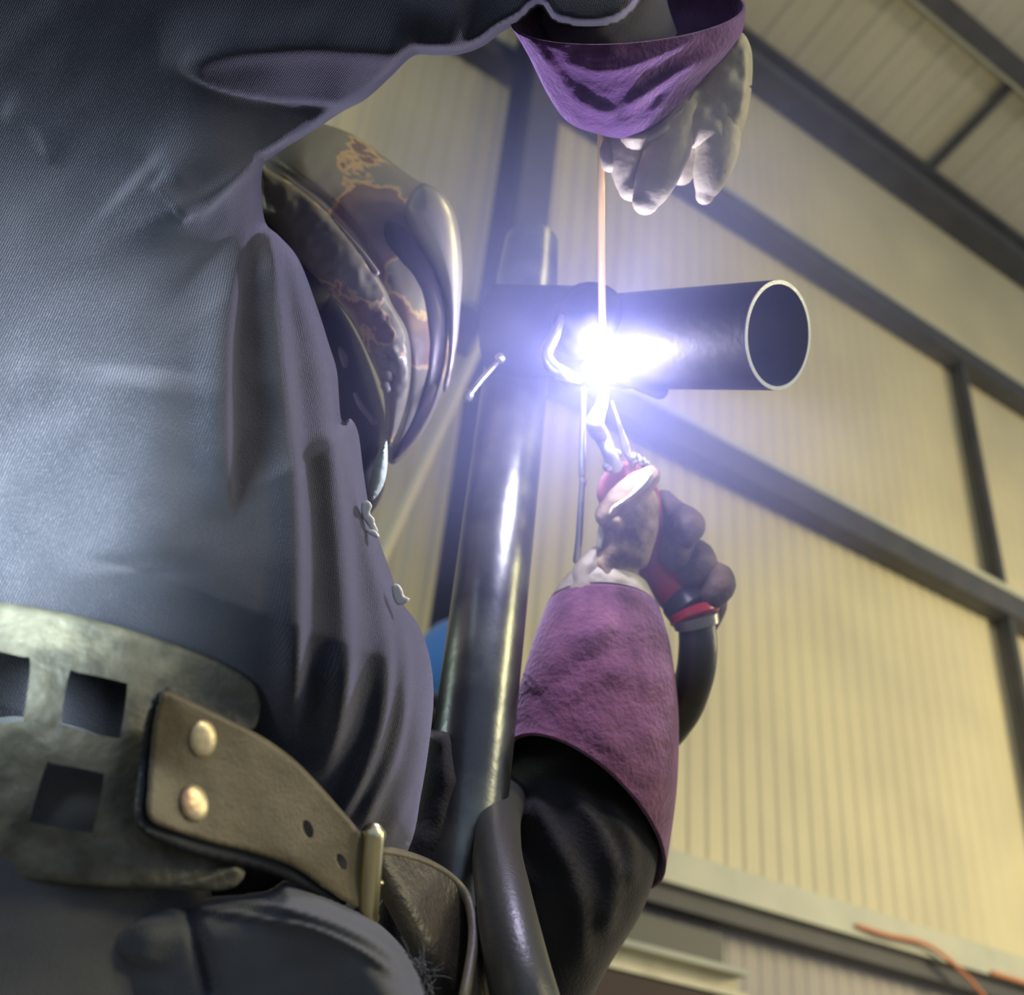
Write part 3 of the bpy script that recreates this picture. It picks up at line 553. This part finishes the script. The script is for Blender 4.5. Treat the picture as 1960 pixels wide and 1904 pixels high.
tube(mb, [P(713, 1598, .596), P(722, 1596, .62), P(725, 1600, .64)], [.0047]*3, n=16, sm=3); tube(mb, [P(701, 1752, .598), P(708, 1756, .62), P(712, 1756, .64)], [.0047]*3, n=16, sm=3); mb.build('buckle', M_brass, belt)
mb = MB(); tube(mb, [P(700, 1690, .60), P(715, 1688, .60), P(728, 1690, .605)], [.0022, .0022, .002], n=12); mb.build('buckle_prong', M_brass, belt)
# free end of the strap curling round past the buckle
rim = [(690, 1640, .632), (725, 1630, .636), (780, 1640, .66), (830, 1660, .68), (870, 1688, .69), (895, 1722, .685), (905, 1765, .665), (905, 1810, .64), (896, 1870, .61), (884, 1930, .59), (870, 2010, .58)]
rc = catmull(rim, 8); g = cv(.055, .105, .0); V = []; Fc = []; nw = 14; pts = [P(*q) for q in rc]
for i, q in enumerate(pts):
    tn = pts[min(i+1, len(pts)-1)]-pts[max(i-1, 0)]; nn = np.cross(tn, g); nn /= np.linalg.norm(nn)
    for s in (1, -1):
        for k in range(nw): V.append(q+g*k/(nw-1)+nn*.0024*s)
for i in range(len(pts)-1):
    for s in range(2):
        for k in range(nw-1):
            a = i*2*nw+s*nw+k; b = a+2*nw; Fc.append((a, a+1, b+1, b) if s else (b, b+1, a+1, a))
    a = i*2*nw; b = a+2*nw; Fc += [(a, a+nw, b+nw, b), (a+nw-1, b+nw-1, b+2*nw-1, a+2*nw-1)]
mb = MB(); mb.add(V, Fc); le = mb.build('belt_end', M_belt3, belt, angle=60); le['label'] = 'free end of the belt curling past the buckle'
mb = MB(); tube(mb, [P(*q)-np.array(VV)*0 for q in rim], [.0015]+[.0034]*(len(rim)-1), n=14, sm=8); mb.build('rim_highlight', M_belt2, belt)  # lighter bead added along the rim as its highlight

# ---------------------------------------------------------------- helmet
hel = bpy.data.objects.new('welding_helmet', None); link(hel, man)
hel['label'] = 'scorched grey-brown welding helmet with silver rim'
hd = rbf([(520, 280, 1.06), (700, 300, 1.10), (800, 400, 1.08), (880, 520, 1.06), (760, 880, 1.03), (700, 600, 1.02), (640, 900, 1.04)])
mb = MB()
sh = [(470, 330), (520, 260), (575, 232), (640, 243), (700, 272), (760, 318), (800, 346), (838, 364), (864, 400), (874, 470), (876, 560), (868, 650), (850, 740), (815, 820), (780, 868), (748, 888), (738, 850), (742, 780), (730, 720), (690, 640), (640, 560), (560, 470), (500, 400)]
relief(mb, sh, hd, T=.075, R=130, Tb=.06, sp=6, noise=[(.0008, 22, 41), (.001, 60, 43)], ridges=[([(500, 290), (560, 335), (620, 380), (680, 440), (725, 510), (750, 560)], 5, 6, -.006)])
mb.build('shell', M_shell, hel, angle=None)
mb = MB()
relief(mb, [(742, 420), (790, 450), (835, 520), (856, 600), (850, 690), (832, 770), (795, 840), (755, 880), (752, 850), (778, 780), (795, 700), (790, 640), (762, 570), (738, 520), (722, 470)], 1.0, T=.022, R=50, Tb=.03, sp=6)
mb.build('front_shade', M_front_shade, hel, angle=None)  # dark piece over the shell, painted in for its shaded lower front
mb = MB()
strip = [(490, 300), (512, 322), (560, 352), (610, 392), (655, 440), (700, 495), (735, 548), (752, 585), (778, 630), (787, 680), (784, 740), (770, 800), (748, 852), (741, 858), (738, 800), (732, 745), (705, 680), (672, 615), (630, 560), (585, 510), (535, 455), (495, 405)]
relief(mb, strip, rbf([(500, 350, .99), (780, 680, .955), (745, 860, .97), (650, 520, .955)]), T=.020, R=42, Tb=.01, sp=5, noise=[(.0016, 14, 44), (.0024, 34, 45)], ridges=[([(735, 670), (750, 700), (740, 735)], 6, 6, -.008), ([(748, 660), (765, 690)], 6, 6, .004)])
for x, y, r_ in ((746, 672, .006), (738, 694, .005), (752, 700, .007), (742, 716, .0055), (738, 738, .0045)): tube(mb, [P(x, y, .948), P(x+3, y+7, .948)], [r_, r_*.8], n=12, sm=1, noise=.05)
mb.build('side_strip', M_strip, hel, angle=None)
mb = MB(); relief(mb, [(775, 400), (790, 365), (812, 350), (845, 368), (868, 402), (880, 450), (885, 520), (880, 600), (872, 680), (856, 745), (848, 740), (858, 680), (856, 600), (842, 540), (815, 490), (788, 440)], rbf([(800, 380, 1.0), (880, 520, 1.0), (850, 740, 1.0)]), T=.022, R=55, Tb=.02, sp=5)
mb.build('lens_rim', M_silver, hel, angle=None)
mb = MB(); relief(mb, [(470, 370), (530, 430), (600, 520), (660, 600), (705, 690), (738, 800), (742, 870), (730, 950), (690, 990), (640, 900), (560, 700), (480, 500)], 1.10, T=.03, R=60, Tb=.04, sp=10)
mb.build('lining', M_lining, hel)
mb = MB(); tube(mb, [P(651, 668, 1.0), P(658, 685, 1.0), P(660, 700, 1.0)], [.002, .0035, .002], n=10); mb.build('headband_clip', mat('grey_clip', (0.2, 0.19, 0.24), 0.35), hel); mb = MB(); tube(mb, [P(680, 755, 1.0), P(690, 775, 1.0), P(705, 795, 1.0), P(716, 808, 1.0)], [.0018, .0025, .0022, .003], n=10)
mb.build('headband_hook', mat('grey_hook', (0.2, 0.19, 0.24), 0.35), hel)
mb = MB(); tube(mb, [P(640, 420, .957), P(690, 480, .945), P(722, 522, .94)], [.0006, .0022, .0022], n=10); mb.build('bright_edge', M_silver, hel)

# ---------------------------------------------------------------- gauntlets
# near hand above the arc
gl = MB()
relief(gl, [(1180, 235), (1250, 190), (1310, 150), (1350, 105), (1392, 72), (1420, 62), (1438, 95), (1440, 150), (1432, 215), (1418, 262), (1395, 300), (1340, 285), (1280, 285), (1200, 290)], .875, T=.024, R=45, Tb=.02, sp=6,
       ridges=[([(1240, 270), (1290, 225), (1335, 165)], 8, 12, .005), ([(1422, 80), (1432, 150), (1420, 230)], 10, 12, .005), ([(1180, 262), (1240, 262), (1290, 240)], 8, 10, .004)], noise=[(.002, 24, 51)])
def finger(mb, pts, d, r): tube(mb, [P(x, y, d+dz) for (x, y, dz) in pts], r, n=20, sm=5, noise=.02)
finger(gl, [(1168, 250, 0), (1164, 285, .0), (1168, 312, .0)], .88, [.0075, .008, .0075])                                  # thumb on the rod
finger(gl, [(1205, 245, 0), (1203, 295, .005), (1205, 335, .01), (1209, 358, .01)], .875, [.017, .017, .0145, .0115])
finger(gl, [(1300, 210, 0), (1278, 285, .0), (1252, 350, .005), (1236, 384, .008)], .865, [.019, .0185, .0165, .0115])
finger(gl, [(1372, 230, 0), (1372, 290, .0), (1358, 345, .005), (1349, 374, .008)], .87, [.019, .0175, .0135, .0075])
finger(gl, [(1330, 240, .03), (1322, 290, .035), (1305, 330, .035)], .885, [.016, .015, .011])
g1 = gl.build('glove', M_cream, man, angle=None); g1['label'] = 'cream leather glove hanging above the arc, holding the filler rod'
mb = MB()
ringloft(mb, [((985, 30), (1426, 18), (.80, .86), (1170, 86, .765)), ((1015, 85), (1420, 62), (.82, .87), (1190, 140, .785)), ((1048, 160), (1388, 105), (.84, .88), (1200, 195, .81)), ((1080, 214), (1340, 165), (.86, .89), (1205, 240, .83)), ((1120, 232), (1292, 216), (.88, .90), (1215, 264, .855))], n=110, sm=12, wall=.003,
         ridges=[([(1000, 55), (1060, 130), (1110, 190), (1180, 225)], 9, 14, .007), ([(1060, 110), (1150, 135), (1250, 110), (1350, 60)], 10, 12, .006), ([(1180, 215), (1250, 170), (1330, 120), (1395, 95)], 10, 14, .008),
                 ([(1040, 85), (1120, 110), (1230, 100)], 7, 9, .003), ([(1240, 225), (1300, 160), (1370, 110)], 7, 10, .004)], noise=[(.002, 30, 61), (.0008, 11, 62)])
cf = mb.build('cuff', M_suede, g1, angle=None); cf['label'] = 'purple suede cuff'
# far hand holding the torch
gl = MB()
relief(gl, [(1075, 1160), (1110, 1130), (1125, 1090), (1135, 1060), (1148, 1040), (1146, 985), (1160, 955), (1185, 940), (1212, 935), (1240, 930), (1258, 950), (1262, 1000), (1252, 1045), (1240, 1080), (1225, 1095), (1240, 1125), (1262, 1165), (1250, 1200), (1085, 1200)], rbf([(1050, 1180, 1.01), (1200, 960, .99), (1260, 1180, 1.03)]), T=.022, R=42, Tb=.02, sp=5,
       ridges=[([(1155, 1095), (1195, 1100), (1235, 1095)], 6, 10, .003), ([(1180, 985), (1190, 1030), (1200, 1080)], 10, 12, .004), ([(1110, 1060), (1150, 1080), (1160, 1110)], 8, 9, .003), ([(1225, 960), (1215, 1010), (1235, 1050)], 9, 9, .003)], noise=[(.002, 22, 71)])
finger(gl, [(1165, 985, 0), (1195, 955, -.005), (1222, 930, -.008), (1242, 912, -.008)], .985, [.013, .0155, .0135, .011])     # thumb
gw = MB(); relief(gw, [(1058, 1158), (1086, 1122), (1098, 1085), (1122, 1056), (1146, 1046), (1154, 1080), (1156, 1120), (1150, 1165), (1080, 1180)], 1.0, T=.02, R=32, Tb=.02, sp=5, noise=[(.002, 18, 73)])
g2 = gl.build('glove', M_cream2, man, angle=None); gw.build('wrist_panel', M_cream, g2); g2['label'] = 'soiled leather glove gripping the torch'
gl = MB(); relief(gl, [(1166, 985), (1172, 968), (1200, 950), (1222, 925), (1240, 905), (1250, 905), (1246, 925), (1225, 945), (1205, 955), (1196, 962), (1180, 975)], .955, T=.005, R=10, sp=3); gl.build('seam', M_cream, g2); gl = MB()
tube(gl, [P(1156, 990, .985), P(1151, 1020, .985), P(1147, 1045, .985)], [.003, .0035, .003], n=10); gl.build('seam', M_cream, g2)
gl = MB()
finger(gl, [(1270, 960, .045), (1295, 990, .03), (1318, 1005, .0), (1310, 1030, -.012)], 1.03, [.012, .016, .016, .012])
finger(gl, [(1265, 1020, .045), (1300, 1020, .03), (1296, 1045, .0), (1292, 1068, -.012)], 1.03, [.012, .016, .0165, .013])
finger(gl, [(1290, 1060, .045), (1330, 1062, .02), (1338, 1085, .0), (1322, 1104, -.012)], 1.03, [.012, .0165, .017, .013])
finger(gl, [(1320, 1110, .045), (1362, 1105, .02), (1374, 1120, .0), (1362, 1140, -.008)], 1.02, [.012, .0165, .017, .013])
relief(gl, [(1280, 1000), (1320, 1030), (1350, 1070), (1385, 1120), (1392, 1160), (1375, 1200), (1355, 1225), (1340, 1190), (1320, 1140), (1280, 1080)], 1.06, T=.012, R=30, sp=6, noise=[(.002, 14, 8)])
fg = gl.build('fingers', M_brown, g2, angle=None); fg['label'] = 'scorched dark brown fingers of the glove'
mb = MB()
ringloft(mb, [((1046, 1158), (1262, 1172), (1.02, 1.02), (1165, 1118, .975)), ((1018, 1240), (1284, 1245), (1.0, 1.01), (1152, 1200, .95)), ((988, 1340), (1298, 1375), (.98, .99), (1150, 1310, .925)), ((972, 1410), (1292, 1520), (.96, .97), (1158, 1405, .90)), ((966, 1440), (1270, 1680), (.95, .95), (1150, 1462, .89))], n=110, sm=12, wall=.003,
         ridges=[([(1010, 1330), (1080, 1260), (1130, 1220), (1180, 1180)], 30, 26, .007), ([(1040, 1360), (1130, 1300), (1220, 1290)], 30, 30, .004)], noise=[(.0022, 50, 81), (.0008, 14, 82)])
cf = mb.build('cuff', M_suede2, g2, angle=None); cf['label'] = 'plum purple suede cuff'
mb = MB(); ringloft(mb, [((1050, 1152), (1258, 1168), (1.02, 1.02), (1165, 1114, .978)), ((1066, 1128), (1250, 1146), (1.02, 1.02), (1165, 1100, .98)), ((1084, 1104), (1240, 1122), (1.02, 1.02), (1165, 1086, .985))], wall=.003, sm=4, noise=[(.0015, 14, 3)]); mb.build('cuff_lining', M_cream, g2)

# ---------------------------------------------------------------- welding smoke round the arc
sm = MB(); c = ARC; r = .33; V = []; Fc = []; nu, nv = 24, 14
bm = bmesh.new(); bmesh.ops.create_icosphere(bm, subdivisions=3, radius=r)
me = bpy.data.meshes.new('welding_smoke'); bm.to_mesh(me); bm.free()
so = link(bpy.data.objects.new('welding_smoke', me)); so.location = Vector(P(1160, 680, .97)); tag(so, 'thin blue-lit welding smoke around the arc', 'smoke', kind='stuff')
m = bpy.data.materials.new('smoke'); m.use_nodes = True; nt = m.node_tree; nt.nodes.clear(); N = nt.nodes.new; L = nt.links.new
out = N('ShaderNodeOutputMaterial'); vs = N('ShaderNodeVolumeScatter'); vs.inputs['Color'].default_value = (0.45, 0.50, 1, 1); vs.inputs['Anisotropy'].default_value = 0.0
tc = N('ShaderNodeTexCoord'); ln = N('ShaderNodeVectorMath'); ln.operation = 'LENGTH'; L(tc.outputs['Object'], ln.inputs[0])
mr = N('ShaderNodeMapRange'); mr.inputs[1].default_value = r*0.97; mr.inputs[2].default_value = 0.0; mr.inputs[3].default_value = 0; mr.inputs[4].default_value = 1; L(ln.outputs['Value'], mr.inputs[0])
pw0 = N('ShaderNodeMath'); pw0.operation = 'POWER'; pw0.inputs[1].default_value = 1.6; L(mr.outputs[0], pw0.inputs[0])
dv = N('ShaderNodeMath'); dv.operation = 'DIVIDE'; dv.inputs[1].default_value = r; L(ln.outputs['Value'], dv.inputs[0])
dp = N('ShaderNodeMath'); dp.operation = 'POWER'; dp.inputs[1].default_value = 1.2; L(dv.outputs[0], dp.inputs[0])
pw_ = N('ShaderNodeMath'); pw_.operation = 'MULTIPLY'; L(pw0.outputs[0], pw_.inputs[0]); L(dp.outputs[0], pw_.inputs[1])
ml = N('ShaderNodeMath'); ml.operation = 'MULTIPLY'; ml.inputs[1].default_value = 9.5; L(pw_.outputs[0], ml.inputs[0]); L(ml.outputs[0], vs.inputs['Density']); L(vs.outputs[0], out.inputs['Volume'])
me.materials.append(m)
